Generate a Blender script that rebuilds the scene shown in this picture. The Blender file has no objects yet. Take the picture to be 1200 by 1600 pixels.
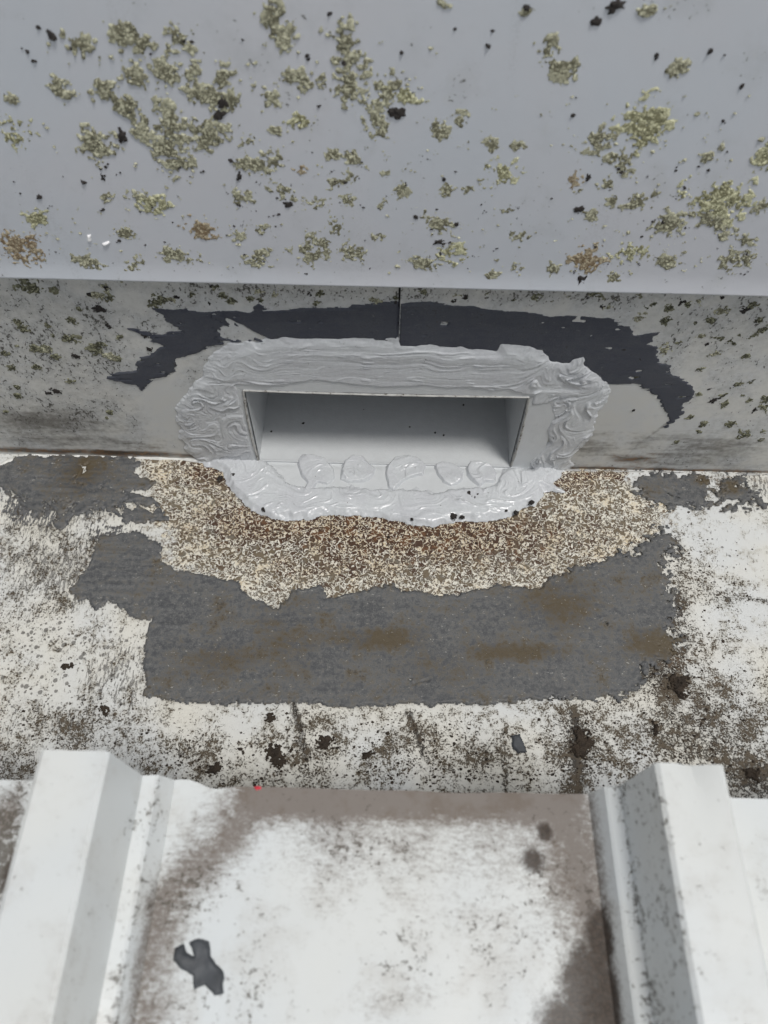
import bpy, math, random
import numpy as np
from mathutils import Matrix, Vector

# ------------------------------------------------------------------ camera, sky, sun, exposure
sc = bpy.context.scene
CAM_H = 0.50
PITCH = math.radians(58.5)
ROLL = 0.0240
FPX = 1215.0                      # focal length in photo pixels (photo 1200 x 1600)
FW = np.array([0, math.cos(PITCH), -math.sin(PITCH)])
U0 = np.array([0, math.sin(PITCH), math.cos(PITCH)])
X0 = np.array([1.0, 0, 0])
RC = math.cos(ROLL) * X0 + math.sin(ROLL) * U0
UC = -math.sin(ROLL) * X0 + math.cos(ROLL) * U0
CAM = np.array([0, 0, CAM_H])

cd = bpy.data.cameras.new("camera")
cam = bpy.data.objects.new("camera", cd)
sc.collection.objects.link(cam)
m = Matrix.Identity(4)
for i in range(3):
    m[i][0], m[i][1], m[i][2], m[i][3] = RC[i], UC[i], -FW[i], CAM[i]
cam.matrix_world = m
cd.sensor_fit = 'HORIZONTAL'
cd.sensor_width = 36.0
cd.lens = FPX / 1200.0 * 36.0
cd.clip_start = 0.01
cd.clip_end = 200.0
cd.dof.use_dof = True
cd.dof.focus_distance = 0.60
cd.dof.aperture_fstop = 15.0
sc.camera = cam

SUN_EL = math.radians(70)
SUN_AZ = math.radians(47)         # towards the right of straight behind the camera
sun_from = Vector((math.sin(SUN_AZ) * math.cos(SUN_EL), -math.cos(SUN_AZ) * math.cos(SUN_EL), math.sin(SUN_EL)))
world = bpy.data.worlds.new("World")
sc.world = world
world.use_nodes = True
wn = world.node_tree
bg = wn.nodes['Background']
sky = wn.nodes.new('ShaderNodeTexSky')
sky.sky_type = 'NISHITA'
sky.sun_disc = False
sky.sun_elevation = SUN_EL
sky.sun_rotation = math.radians(180) - SUN_AZ
sky.air_density = 1.0
sky.dust_density = 1.5
sky.ozone_density = 1.0
hs = wn.nodes.new('ShaderNodeHueSaturation')
hs.inputs['Saturation'].default_value = 0.16      # thin overcast: the whole dome nearly grey
wn.links.new(sky.outputs[0], hs.inputs['Color'])
wn.links.new(hs.outputs[0], bg.inputs[0])
bg.inputs[1].default_value = 0.09

sl = bpy.data.lights.new("sun", 'SUN')
sl.energy = 1.5
sl.angle = math.radians(13)
sl.color = (1.0, 0.97, 0.93)
so = bpy.data.objects.new("sun", sl)
sc.collection.objects.link(so)
so.rotation_euler = (-sun_from).to_track_quat('-Z', 'Y').to_euler()

sc.view_settings.view_transform = 'Standard'
sc.view_settings.look = 'None'
sc.view_settings.gamma = 1.0
sc.view_settings.exposure = 0.50
sc.render.engine = 'CYCLES'
sc.cycles.use_denoising = True
sc.cycles.max_bounces = 5
sc.cycles.use_adaptive_sampling = True
sc.cycles.adaptive_threshold = 0.03

# ------------------------------------------------------------------ the place, in metres
WALL_Y = 0.351          # face of the gutter's back wall
FL_Y, FL_Z = 0.339, 0.193   # lower edge of the flashing
FL_LEAN = math.tan(math.radians(3))
ROOF_Y, ROOF_Z = 0.0725, 0.155
ROOF_S = math.tan(math.radians(2.0))
OPX0, OPX1, OPZ0, OPZ1 = -0.0990, 0.0980, 0.0042, 0.0868   # outlet opening
SEAM_X = 0.0067

def ray(px, py):
    return FW * FPX + RC * (px - 600.0) - UC * (py - 800.0)
def hit(px, py, n, c):
    d = ray(px, py); n = np.array(n, float)
    return CAM + d * ((c - n @ CAM) / (n @ d))
def on_sole(px, py):
    p = hit(px, py, (0, 0, 1), 0.0); return p[0], p[1]
def on_wall(px, py):
    p = hit(px, py, (0, 1, 0), WALL_Y); return p[0], p[2]
def on_flash(px, py):
    p = hit(px, py, (0, 1, -FL_LEAN), FL_Y - FL_LEAN * FL_Z); return p[0], p[2]
def on_roof(px, py):
    p = hit(px, py, (0, ROOF_S, 1), ROOF_Z + ROOF_S * ROOF_Y); return p[0], p[1]
def poly(at, pts): return np.array([at(*p) for p in pts])

# surface -> world mapping: (u, v, height above the surface)
def map_sole(u, v, h): return np.stack([u, v, h], -1)
def map_wall(u, v, h): return np.stack([u, WALL_Y - h, v], -1)
def map_flash(u, v, h): return np.stack([u, FL_Y + FL_LEAN * (v - FL_Z) - h, v], -1)
def map_roof(u, v, h): return np.stack([u, v, ROOF_Z + ROOF_S * (ROOF_Y - v) + h], -1)

# ------------------------------------------------------------------ numpy noise and fields
_rng = np.random.default_rng(7)
_TAB = _rng.random((64, 256, 256)).astype(np.float32)[:24]
def vnoise(x, y, seed=0):
    t = _TAB[seed % 24]
    xi = np.floor(x).astype(int); yi = np.floor(y).astype(int)
    fx = x - xi; fy = y - yi
    fx = fx * fx * (3 - 2 * fx); fy = fy * fy * (3 - 2 * fy)
    a = t[xi & 255, yi & 255]; b = t[(xi + 1) & 255, yi & 255]
    c = t[xi & 255, (yi + 1) & 255]; d = t[(xi + 1) & 255, (yi + 1) & 255]
    return (a * (1 - fx) + b * fx) * (1 - fy) + (c * (1 - fx) + d * fx) * fy
def fbm(x, y, s, octv=4, seed=0, gain=0.5):
    v = 0; a = 1; tot = 0
    for o in range(octv):
        v = v + a * (vnoise(x * s + 17.3 * o, y * s + 9.1 * o, seed + o) - 0.5); tot += a
        a *= gain; s *= 2.03
    return v / tot * 2
def sdf(u, v, P):
    """signed distance to polygon, positive inside"""
    sh = u.shape; u = u.ravel(); v = v.ravel()
    d2 = np.full(u.shape, 1e9); ins = np.zeros(u.shape, bool)
    n = len(P)
    for i in range(n):
        ax, ay = P[i]; bx, by = P[(i + 1) % n]
        ex, ey = bx - ax, by - ay
        wx, wy = u - ax, v - ay
        t = np.clip((wx * ex + wy * ey) / (ex * ex + ey * ey + 1e-12), 0, 1)
        d2 = np.minimum(d2, (wx - t * ex) ** 2 + (wy - t * ey) ** 2)
        c = (ay <= v) != (by <= v)
        if ey != 0:
            ins ^= c & (u < ax + (v - ay) * ex / ey)
    d = np.sqrt(d2)
    return np.where(ins, d, -d).reshape(sh)
def sstep(a, b, x):
    t = np.clip((x - a) / (b - a), 0, 1); return t * t * (3 - 2 * t)
def blobs(u, v, at, lst):
    """soft blobs given as (px, py, rx, ry, amount), placed on the surface"""
    f = np.zeros(u.shape)
    for px, py, rx, ry, a in lst:
        c = at(px, py); ex = at(px + rx, py); ey = at(px, py + ry)
        ru = abs(ex[0] - c[0]); rv = abs(ey[1] - c[1])
        f = np.maximum(f, a * np.exp(-((u - c[0]) / ru) ** 2 - ((v - c[1]) / rv) ** 2))
    return f
def trails(u, v, at, lst):
    """soft bands: (list of pixels, half width in metres, amount)"""
    f = np.zeros(u.shape)
    for pts, w, a in lst:
        P = [at(*p) for p in pts]
        d2 = np.full(u.shape, 1e9)
        for (ax, ay), (bx, by) in zip(P[:-1], P[1:]):
            ex, ey = bx - ax, by - ay
            t = np.clip(((u - ax) * ex + (v - ay) * ey) / (ex * ex + ey * ey + 1e-12), 0, 1)
            d2 = np.minimum(d2, (u - ax - t * ex) ** 2 + (v - ay - t * ey) ** 2)
        f = np.maximum(f, a * np.exp(-d2 / (w * w)))
    return f

# ------------------------------------------------------------------ object helpers
COL = sc.collection
def tag(o, label=None, cat=None, group=None, kind=None):
    for k, val in (('label', label), ('category', cat), ('group', group), ('kind', kind)):
        if val: o[k] = val
    return o
def thing(name, label, cat, loc=(0, 0, 0), group=None):
    o = bpy.data.objects.new(name, None); COL.objects.link(o)
    o.location = loc; o.empty_display_size = 0.02
    return tag(o, label, cat, group)
def mesh_obj(name, verts, faces, mat, parent=None, smooth=True, attrs=None):
    me = bpy.data.meshes.new(name)
    verts = np.asarray(verts, dtype=np.float64).reshape(-1, 3)
    if isinstance(faces, np.ndarray):
        nf, k = faces.shape
        me.vertices.add(len(verts)); me.vertices.foreach_set('co', verts.ravel())
        me.loops.add(nf * k); me.loops.foreach_set('vertex_index', faces.ravel().astype(np.int32))
        me.polygons.add(nf)
        me.polygons.foreach_set('loop_start', np.arange(0, nf * k, k, dtype=np.int32))
        me.update(calc_edges=True)
    else:
        me.from_pydata(verts.tolist(), [], faces); me.update()
    if smooth:
        me.polygons.foreach_set('use_smooth', np.ones(len(me.polygons), bool))
    if attrs:
        for k, a in attrs.items():
            at_ = me.attributes.new(k, 'FLOAT', 'POINT')
            at_.data.foreach_set('value', np.asarray(a, dtype=np.float32).ravel())
    me.validate()
    o = bpy.data.objects.new(name, me); COL.objects.link(o)
    me.materials.append(mat)
    if parent is not None:
        o.parent = parent
        base = parent.location if parent.parent is None else Vector((0, 0, 0))
        if parent.type == 'EMPTY':
            o.matrix_parent_inverse = Matrix.Translation(-Vector(base))
    return o
def grid_faces(nu, nv, keep=None):
    idx = np.arange(nu * nv).reshape(nu, nv)
    f = np.stack([idx[:-1, :-1], idx[1:, :-1], idx[1:, 1:], idx[:-1, 1:]], -1)
    f = f.reshape(-1, 4) if keep is None else f[keep]
    return f
def compact(V, F, attrs=None):
    used = np.unique(F); remap = np.full(len(V), -1); remap[used] = np.arange(len(used))
    A = {k: a.ravel()[used] for k, a in attrs.items()} if attrs else None
    return V[used], remap[F], A
def sheet(name, us, vs, mp, mat, parent, fields=None, height=None, cut=None, flip=False):
    U, W = np.meshgrid(us, vs, indexing='ij')
    H = np.zeros_like(U) if height is None else height(U, W)
    V = mp(U, W, H).reshape(-1, 3)
    keep = None
    if cut is not None:
        cu = (U[:-1, :-1] + U[1:, 1:]) / 2; cv = (W[:-1, :-1] + W[1:, 1:]) / 2
        keep = ~cut(cu, cv)
    F = grid_faces(len(us), len(vs), keep)
    if flip: F = F[:, ::-1]
    A = fields(U, W) if fields else {}
    V, F, A = compact(V, F, A)
    return mesh_obj(name, V, np.ascontiguousarray(F), mat, parent, True, A)
def crust(name, u0, u1, v0, v1, res, field, height, mp, mat, parent=None, slope=1.0, sink=0.0004, attrs=None, flip=False):
    """a raised skin of material lying on a surface: field > 0 is where it covers; its rim dives into the surface"""
    us = np.arange(u0, u1 + res, res); vs = np.arange(v0, v1 + res, res)
    U, W = np.meshgrid(us, vs, indexing='ij')
    Fd = field(U, W)
    H = np.clip(Fd * slope, -sink, None)
    H = np.where(H > 0, np.minimum(H, height(U, W, Fd)), H)
    c = Fd > 0
    keep = c[:-1, :-1] | c[1:, :-1] | c[1:, 1:] | c[:-1, 1:]
    F = grid_faces(len(us), len(vs), keep)
    if flip: F = F[:, ::-1]
    A = attrs(U, W, Fd) if attrs else {}
    V, F, A = compact(mp(U, W, H).reshape(-1, 3), F, A)
    return mesh_obj(name, V, np.ascontiguousarray(F), mat, parent, True, A)
def axis(a, b, da, db, fine, coarse):
    """coordinate lines: coarse from a to b, fine between da and db"""
    l = [np.arange(a, da, coarse), np.arange(da, db, fine), np.arange(db, b + 1e-9, coarse)]
    return np.unique(np.round(np.concatenate(l), 6))
def box(name, x0, x1, y0, y1, z0, z1, mat, parent=None, smooth=False):
    V = [(x, y, z) for x in (x0, x1) for y in (y0, y1) for z in (z0, z1)]
    F = [(0, 1, 3, 2), (4, 6, 7, 5), (0, 4, 5, 1), (2, 3, 7, 6), (0, 2, 6, 4), (1, 5, 7, 3)]
    return mesh_obj(name, V, F, mat, parent, smooth)

# ------------------------------------------------------------------ shader helpers
class Sock:
    def __init__(s, nt, o): s.nt, s.o = nt, o
    def _m(s, op, b, c=None): return s.nt.math(op, s, b, c)
    def __add__(s, b): return s._m('ADD', b)
    __radd__ = __add__
    def __sub__(s, b): return s._m('SUBTRACT', b)
    def __rsub__(s, b): return s.nt.math('SUBTRACT', b, s)
    def __mul__(s, b): return s._m('MULTIPLY', b)
    __rmul__ = __mul__
class Mat:
    def __init__(s, name, rough=0.6, spec=0.5):
        s.m = bpy.data.materials.new(name); s.m.use_nodes = True
        s.t = s.m.node_tree; s.b = s.t.nodes['Principled BSDF']
        s.b.inputs['Roughness'].default_value = rough
        s.b.inputs['Specular IOR Level'].default_value = spec
        s.P = Sock(s, s.n('ShaderNodeTexCoord').outputs['Object'])
    def n(s, t): return s.t.nodes.new(t)
    def put(s, sock, v):
        if isinstance(v, Sock): s.t.links.new(v.o, sock)
        elif isinstance(v, tuple) and len(v) == 3 and sock.type == 'RGBA': sock.default_value = (*v, 1)
        else: sock.default_value = v
    def math(s, op, a, b=0.0, c=None, clamp=False):
        n = s.n('ShaderNodeMath'); n.operation = op; n.use_clamp = clamp
        s.put(n.inputs[0], a); s.put(n.inputs[1], b)
        if c is not None: s.put(n.inputs[2], c)
        return Sock(s, n.outputs[0])
    def maxi(s, a, b): return s.math('MAXIMUM', a, b)
    def mini(s, a, b): return s.math('MINIMUM', a, b)
    def attr(s, name):
        n = s.n('ShaderNodeAttribute'); n.attribute_name = name
        return Sock(s, n.outputs['Fac'])
    def vec(s, sx=1, sy=1, sz=1, loc=(0, 0, 0), rot=(0, 0, 0)):
        n = s.n('ShaderNodeMapping'); s.put(n.inputs['Vector'], s.P)
        n.inputs['Scale'].default_value = (sx, sy, sz); n.inputs['Location'].default_value = loc
        n.inputs['Rotation'].default_value = rot
        return Sock(s, n.outputs[0])
    def noise(s, scale, detail=3.0, rough=0.5, dist=0.0, v=None, lac=2.0):
        n = s.n('ShaderNodeTexNoise'); s.put(n.inputs['Vector'], v or s.P)
        n.inputs['Scale'].default_value = scale; n.inputs['Detail'].default_value = detail
        n.inputs['Roughness'].default_value = rough; n.inputs['Distortion'].default_value = dist
        n.inputs['Lacunarity'].default_value = lac
        return Sock(s, n.outputs['Fac'])
    def voro(s, scale, feature='F1', rnd=1.0, v=None):
        n = s.n('ShaderNodeTexVoronoi'); n.feature = feature; s.put(n.inputs['Vector'], v or s.P)
        n.inputs['Scale'].default_value = scale; n.inputs['Randomness'].default_value = rnd
        return Sock(s, n.outputs['Distance'])
    def step(s, x, a, b, lo=0.0, hi=1.0):
        n = s.n('ShaderNodeMapRange'); n.interpolation_type = 'SMOOTHSTEP'
        s.put(n.inputs[0], x); s.put(n.inputs[1], a); s.put(n.inputs[2], b); s.put(n.inputs[3], lo); s.put(n.inputs[4], hi)
        return Sock(s, n.outputs[0])
    def mix(s, f, a, b):
        n = s.n('ShaderNodeMix'); n.data_type = 'RGBA'
        s.put(n.inputs[0], f); s.put(n.inputs[6], a); s.put(n.inputs[7], b)
        return Sock(s, n.outputs[2])
    def bump(s, h, dist, strength=1.0):
        n = s.n('ShaderNodeBump'); n.inputs['Strength'].default_value = strength
        n.inputs['Distance'].default_value = dist; s.put(n.inputs['Height'], h)
        s.t.links.new(n.outputs[0], s.b.inputs['Normal'])
    def color(s, c): s.put(s.b.inputs['Base Color'], c)
    def rough(s, r): s.put(s.b.inputs['Roughness'], r)

def mat_sole():
    M = Mat('weathered_white_gutter_paint', 0.62)
    rust, dirt, brown, dots, scr, bare = (M.attr(k) for k in ('rust', 'dirt', 'brown', 'dots', 'scratch', 'bare'))
    fine = M.noise(900, 3, 0.7); mid = M.noise(300, 4, 0.65); big = M.noise(60, 4, 0.62); huge = M.noise(14, 2)
    white = M.mix(M.step(huge, 0.35, 0.65), (0.63, 0.615, 0.555), (0.595, 0.61, 0.605))
    white = M.mix(M.step(big * 0.6 + mid * 0.4, 0.48, 0.66, 0, 0.5), white, (0.42, 0.395, 0.325))
    film = M.step(big * 0.45 + mid * 0.35 + fine * 0.2 + dirt * 0.16 + scr * 0.05, 0.49, 0.74, 0, 0.6)
    white = M.mix(film, white, (0.27, 0.245, 0.195))
    # scratches and scrapes that bare the grey undercoat
    sv = M.vec(1, 0.30, 1, rot=(0, 0, math.radians(-52)))
    s1 = M.noise(760, 4, 0.65, v=sv)
    scm = M.step(s1 * 0.75 + big * 0.25 + scr * 0.13, 0.60, 0.66)
    c = M.mix(scm * 0.85, white, (0.16, 0.155, 0.145))
    br = M.step(mid * 0.4 + s1 * 0.35 + big * 0.25 + bare * 0.25, 0.64, 0.69)
    c = M.mix(br, c, (0.115, 0.117, 0.12))
    # round pits
    vd = M.voro(150); vd2 = M.voro(290)
    dm = M.step(vd + (fine - 0.5) * 0.12 + (mid - 0.5) * 0.30 - dots * 0.22, 0.04, -0.03)
    dm = M.maxi(dm, M.step(vd2 + (fine - 0.5) * 0.2 + (big - 0.5) * 0.5 - dots * 0.20, 0.02, -0.04))
    c = M.mix(dm * 0.8, c, (0.105, 0.10, 0.09))
    # black grit and mould
    g = fine * 0.66 + mid * 0.40 + big * 0.40
    gm = M.step(g + dirt * 0.125, 0.835, 0.875)
    c = M.mix(gm * 0.95, c, M.mix(M.step(mid * 0.5 + big * 0.5, 0.44, 0.58), (0.026, 0.022, 0.018), (0.078, 0.058, 0.036)))
    # crazed, peeled paint round the outlet: a pale net over brown metal
    net = M.noise(300, 2.0, 0.5, 0.6)
    line = M.step(M.math('ABSOLUTE', net - 0.5), 0.055, 0.028)
    net2 = M.noise(560, 2.0, 0.5, 0.4)
    cover = M.maxi(line * M.step(net2, 0.30, 0.42), M.step(net * 0.4 + net2 * 0.35 + big * 0.35 - brown * 0.12, 0.572, 0.612))
    under = M.mix(M.step(mid + brown * 0.30, 0.42, 0.75), (0.150, 0.118, 0.076), (0.055, 0.025, 0.012))
    under = M.mix(M.step(M.noise(100, 3, 0.6) + brown * 0.12, 0.62, 0.76, 0, 0.6), under, (0.16, 0.072, 0.026))
    under = M.mix(M.step(M.noise(130, 3, 0.6, v=M.vec(loc=(3, 1, 0))) - brown * 0.1, 0.50, 0.62, 0, 0.6), under, (0.155, 0.145, 0.12))
    cream = M.mix(M.step(big + brown * 0.22, 0.46, 0.74), (0.68, 0.655, 0.565), (0.56, 0.46, 0.30))
    cream = M.mix(M.step(fine, 0.40, 0.7), cream, (0.70, 0.69, 0.64))
    rc = M.mix(cover, under, cream)
    rm = M.step(rust + (mid - 0.5) * 0.05 + (big - 0.5) * 0.04 + (fine - 0.5) * 0.02, -0.006, 0.006)
    c = M.mix(rm, c, rc)
    # thin brown wash along the corner and in places
    bw = M.step(brown + (mid - 0.5) * 1.2 + (big - 0.5) * 0.8, 0.45, 1.1, 0, 0.65)
    c = M.mix(bw * (1.0 - rm), c, (0.12, 0.07, 0.035))
    M.color(c)
    M.rough(0.52 + gm * 0.3)
    hgt = cover * rm * 0.8 + (1.0 - rm) * (gm * 0.7 - dm * 0.5 - scm * 0.5 - br * 0.5) + fine * 0.25
    M.bump(hgt, 0.0006, 0.8)
    return M.m

def mat_wall():
    M = Mat('weathered_grey_white_wall_paint', 0.5)
    dirt, brown, smudge, clean = (M.attr(k) for k in ('dirt', 'brown', 'smudge', 'clean'))
    fine = M.noise(900, 3, 0.65); mid = M.noise(260, 4, 0.62); big = M.noise(50, 4, 0.6)
    c = M.mix(M.step(big, 0.35, 0.65), (0.545, 0.545, 0.52), (0.52, 0.535, 0.54))
    film = M.step(big * 0.45 + mid * 0.35 + fine * 0.2 + dirt * 0.12 - clean * 0.2, 0.44, 0.74, 0, 0.6)
    c = M.mix(film, c, (0.25, 0.245, 0.225))
    c = M.mix(M.step(clean + (mid - 0.5) * 0.5, 0.3, 0.8, 0, 0.5), c, (0.51, 0.515, 0.50))
    sv = M.vec(1, 1, 0.6, rot=(0, math.radians(35), 0))
    sp = M.noise(430, 4, 0.65, v=sv)
    gm = M.step(sp * 0.52 + fine * 0.22 + big * 0.26 + dirt * 0.066 - clean * 0.10, 0.595, 0.625)
    c = M.mix(gm * 0.92, c, (0.045, 0.042, 0.034))
    hv = M.vec(0.22, 1, 1)
    hw = M.noise(150, 4, 0.6, 0.6, v=hv)
    sm = M.step(hw * 0.6 + mid * 0.3 + smudge * 0.45, 0.60, 0.98, 0, 0.8)
    c = M.mix(sm, c, (0.10, 0.092, 0.078))
    bm = M.step(hw * 0.7 + brown * 0.75 + mid * 0.2, 0.74, 1.15, 0, 0.95)
    c = M.mix(bm, c, M.mix(M.step(mid, 0.42, 0.6), (0.045, 0.028, 0.014), (0.15, 0.078, 0.03)))
    M.color(c)
    M.bump(gm * 0.6 + fine * 0.2 + bm * 0.3, 0.0004, 0.6)
    return M.m

def mat_flash():
    M = Mat('pale_blue_grey_painted_steel', 0.42)
    big = M.noise(9, 4, 0.55); mid = M.noise(120, 4, 0.6); fine = M.noise(900, 3, 0.6); patch = M.noise(34, 5, 0.62)
    c = M.mix(M.step(big, 0.35, 0.65), (0.46, 0.487, 0.525), (0.475, 0.487, 0.518))
    c = M.mix(M.step(patch, 0.52, 0.72, 0, 0.35), c, (0.36, 0.375, 0.39))
    c = M.mix(M.step(mid * 0.5 + patch * 0.5, 0.58, 0.68, 0, 0.22), c, (0.49, 0.50, 0.50))
    sp = M.step(M.noise(420, 3, 0.6) * 0.6 + patch * 0.4, 0.635, 0.67)
    c = M.mix(sp * 0.75, c, (0.075, 0.072, 0.06))
    c = M.mix(M.step(fine * 0.4 + M.noise(60, 3, v=M.vec(1, 1, 0.12)) * 0.6, 0.60, 0.70, 0, 0.18), c, (0.24, 0.245, 0.24))
    M.color(c); M.rough(M.step(patch, 0.3, 0.7, 0.36, 0.52))
    M.bump(fine * 0.3 + mid * 0.3 + sp, 0.00025, 0.5)
    return M.m

def mat_roof():
    M = Mat('white_painted_roof_steel', 0.36)
    brown, dark, grime_and_fold_tone = M.attr('brown'), M.attr('dark'), M.attr('grime_and_fold_tone')
    fine = M.noise(1100, 3, 0.7); mid = M.noise(360, 4, 0.65); big = M.noise(55, 5, 0.62); huge = M.noise(11, 2)
    streak = M.noise(700, 3, 0.65, v=M.vec(0.4, 1.0, 1))
    c = M.mix(M.step(huge, 0.35, 0.65), (0.60, 0.615, 0.60), (0.575, 0.605, 0.615))
    c = M.mix(M.step(big, 0.45, 0.72, 0, 0.35), c, (0.43, 0.415, 0.38))
    grain = fine * 0.35 + streak * 0.40 + mid * 0.25
    bm = M.step((grain - 0.5) * 2.4 + (big - 0.5) * 1.0 + brown, 0.10, 1.02, 0, 0.92)
    c = M.mix(bm, c, M.mix(M.step(big, 0.4, 0.6), (0.100, 0.070, 0.047), (0.140, 0.115, 0.097)))
    g = M.step(mid * 0.55 + fine * 0.30 + big * 0.22 + grime_and_fold_tone * 0.15, 0.645, 0.70)
    c = M.mix(g * 0.8, c, (0.095, 0.085, 0.07))
    dm = M.step(dark + (mid - 0.5) * 0.6 + (fine - 0.5) * 0.5 + (big - 0.5) * 0.4, 0.30, 0.85, 0, 0.96)
    c = M.mix(dm, c, M.mix(M.step(fine, 0.4, 0.65), (0.030, 0.022, 0.016), (0.075, 0.055, 0.042)))
    M.color(c); M.rough(0.30 + bm * 0.3 + g * 0.2 + dm * 0.2)
    M.bump(fine * 0.25 + g * 0.6 + dm * 0.6 + bm * 0.2, 0.0004, 0.5)
    return M.m

def mat_fresh():
    M = Mat('fresh_grey_sealant', 0.30, 0.5)
    big = M.noise(40, 3); mid = M.noise(300, 3, 0.6)
    c = M.mix(M.step(big, 0.35, 0.65), (0.50, 0.515, 0.535), (0.525, 0.545, 0.56))
    c = M.mix(M.step(M.noise(620, 2) * 0.6 + M.noise(110, 2) * 0.4, 0.675, 0.70), c, (0.09, 0.08, 0.075))
    M.color(c); M.rough(M.step(mid, 0.3, 0.7, 0.18, 0.34))
    M.bump(mid, 0.00015, 0.4)
    return M.m

def mat_old(name, c1, c2, dusty, tint):
    M = Mat(name, 0.6)
    fine = M.noise(1000, 3, 0.7); mid = M.noise(260, 4, 0.65); big = M.noise(38, 4, 0.62)
    st = M.noise(300, 3, 0.6, v=M.vec(0.12, 1, 1))
    c = M.mix(M.step(st * 0.15 + big * 0.50 + mid * 0.35, 0.40, 0.60), c1, c2)
    c = M.mix(M.step(fine * 0.55 + mid * 0.45, 0.42, 0.66, 0, dusty), c, (0.21, 0.205, 0.19))
    c = M.mix(M.step(big * 0.7 + mid * 0.5 + fine * 0.25 + M.attr('tan') * 0.20, 0.70, 0.96, 0, tint), c, (0.075, 0.055, 0.027))
    c = M.mix(M.step(M.noise(620, 3, 0.65) * 0.65 + big * 0.35, 0.60, 0.65, 0, 0.75), c, (0.032, 0.030, 0.027))
    c = M.mix(M.step(M.noise(760, 2, 0.6, v=M.vec(0.5, 1, 1, loc=(5, 2, 1))) * 0.7 + mid * 0.3, 0.635, 0.68, 0, dusty * 1.3), c, (0.42, 0.42, 0.39))
    M.color(c); M.rough(M.step(mid, 0.3, 0.7, 0.5, 0.72))
    M.bump(fine * 0.6 + st * 0.06 + mid * 0.4, 0.0005, 0.6)
    return M.m

def mat_lichen(name, a, b, d):
    M = Mat(name, 0.85, 0.25)
    f = M.noise(560, 3, 0.7); g = M.noise(150, 3, 0.6); f2 = M.noise(1300, 2, 0.6)
    c = M.mix(M.step(f, 0.40, 0.60), a, b)
    c = M.mix(M.step(g * 0.5 + f * 0.5 + M.attr('core') * 0.10, 0.47, 0.62, 0, 0.9), c, d)
    c = M.mix(M.step(f2 * 0.45 + f * 0.55, 0.50, 0.42, 0, 0.85), c, tuple(min(1, x * 1.6) for x in b))
    M.color(c); M.bump(f * 0.6 + f2 * 0.6, 0.0008, 0.9)
    return M.m

def mat_plain(name, col, rough, var=0.25, sp=0.0):
    M = Mat(name, rough)
    n = M.noise(160, 4, 0.6); f = M.noise(800, 3)
    c = M.mix(M.step(n, 0.35, 0.68, 0, 1), col, tuple(x * (1 - var) for x in col))
    if sp: c = M.mix(M.step(M.noise(500, 3, 0.6) * 0.7 + n * 0.3, 0.63 - sp, 0.67 - sp), c, (0.06, 0.045, 0.03))
    M.color(c); M.bump(f + n, 0.0003, 0.5)
    return M.m

SOLE, WALLM, FLASHM, ROOFM, FRESH = mat_sole(), mat_wall(), mat_flash(), mat_roof(), mat_fresh()
OLDW = mat_old('old_slate_sealant_on_wall', (0.037, 0.042, 0.060), (0.050, 0.056, 0.072), 0.10, 0.0)
OLDS = mat_old('old_grey_sealant_on_sole', (0.055, 0.058, 0.063), (0.112, 0.115, 0.117), 0.46, 0.95)
LICH = mat_lichen('green_grey_lichen', (0.265, 0.262, 0.185), (0.37, 0.365, 0.27), (0.105, 0.10, 0.065))
LICHP = mat_lichen('pale_yellow_green_lichen', (0.32, 0.32, 0.20), (0.45, 0.445, 0.305), (0.15, 0.145, 0.08))
LICHT = mat_lichen('tan_lichen', (0.25, 0.21, 0.14), (0.33, 0.29, 0.21), (0.15, 0.105, 0.06))
LICHW = mat_lichen('dull_wall_lichen', (0.115, 0.115, 0.075), (0.21, 0.21, 0.145), (0.04, 0.04, 0.026))
BLACK = mat_plain('black_mould_and_gap_shade', (0.022, 0.018, 0.016), 0.85)
MOSS = mat_plain('dark_brown_moss', (0.040, 0.028, 0.018), 0.9, 0.5)
DUCT = mat_plain('clean_white_outlet_steel', (0.55, 0.57, 0.58), 0.38, 0.04)
EDGE = mat_plain('chipped_cut_edge', (0.42, 0.42, 0.40), 0.6, 0.3, 0.065)
DUCTIN = mat_plain('shade_toned_outlet_steel', (0.30, 0.31, 0.32), 0.5, 0.1)  # outlet steel in a darker colour, painting in the shade inside the duct
BEADW = mat_plain('white_corner_bead', (0.70, 0.70, 0.67), 0.5, 0.15, 0.03)
BEADG = mat_plain('grey_corner_bead', (0.36, 0.36, 0.35), 0.4, 0.3, 0.05)
GALV = mat_plain('dull_galvanised_steel', (0.36, 0.37, 0.38), 0.5)
WHITE = mat_plain('bright_white_fleck', (0.85, 0.85, 0.85), 0.4, 0.05)
RED = mat_plain('red_marker', (0.55, 0.03, 0.05), 0.5, 0.1)
FLAKE = mat_plain('slate_sealant_flake', (0.060, 0.066, 0.074), 0.6, 0.3)

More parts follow.
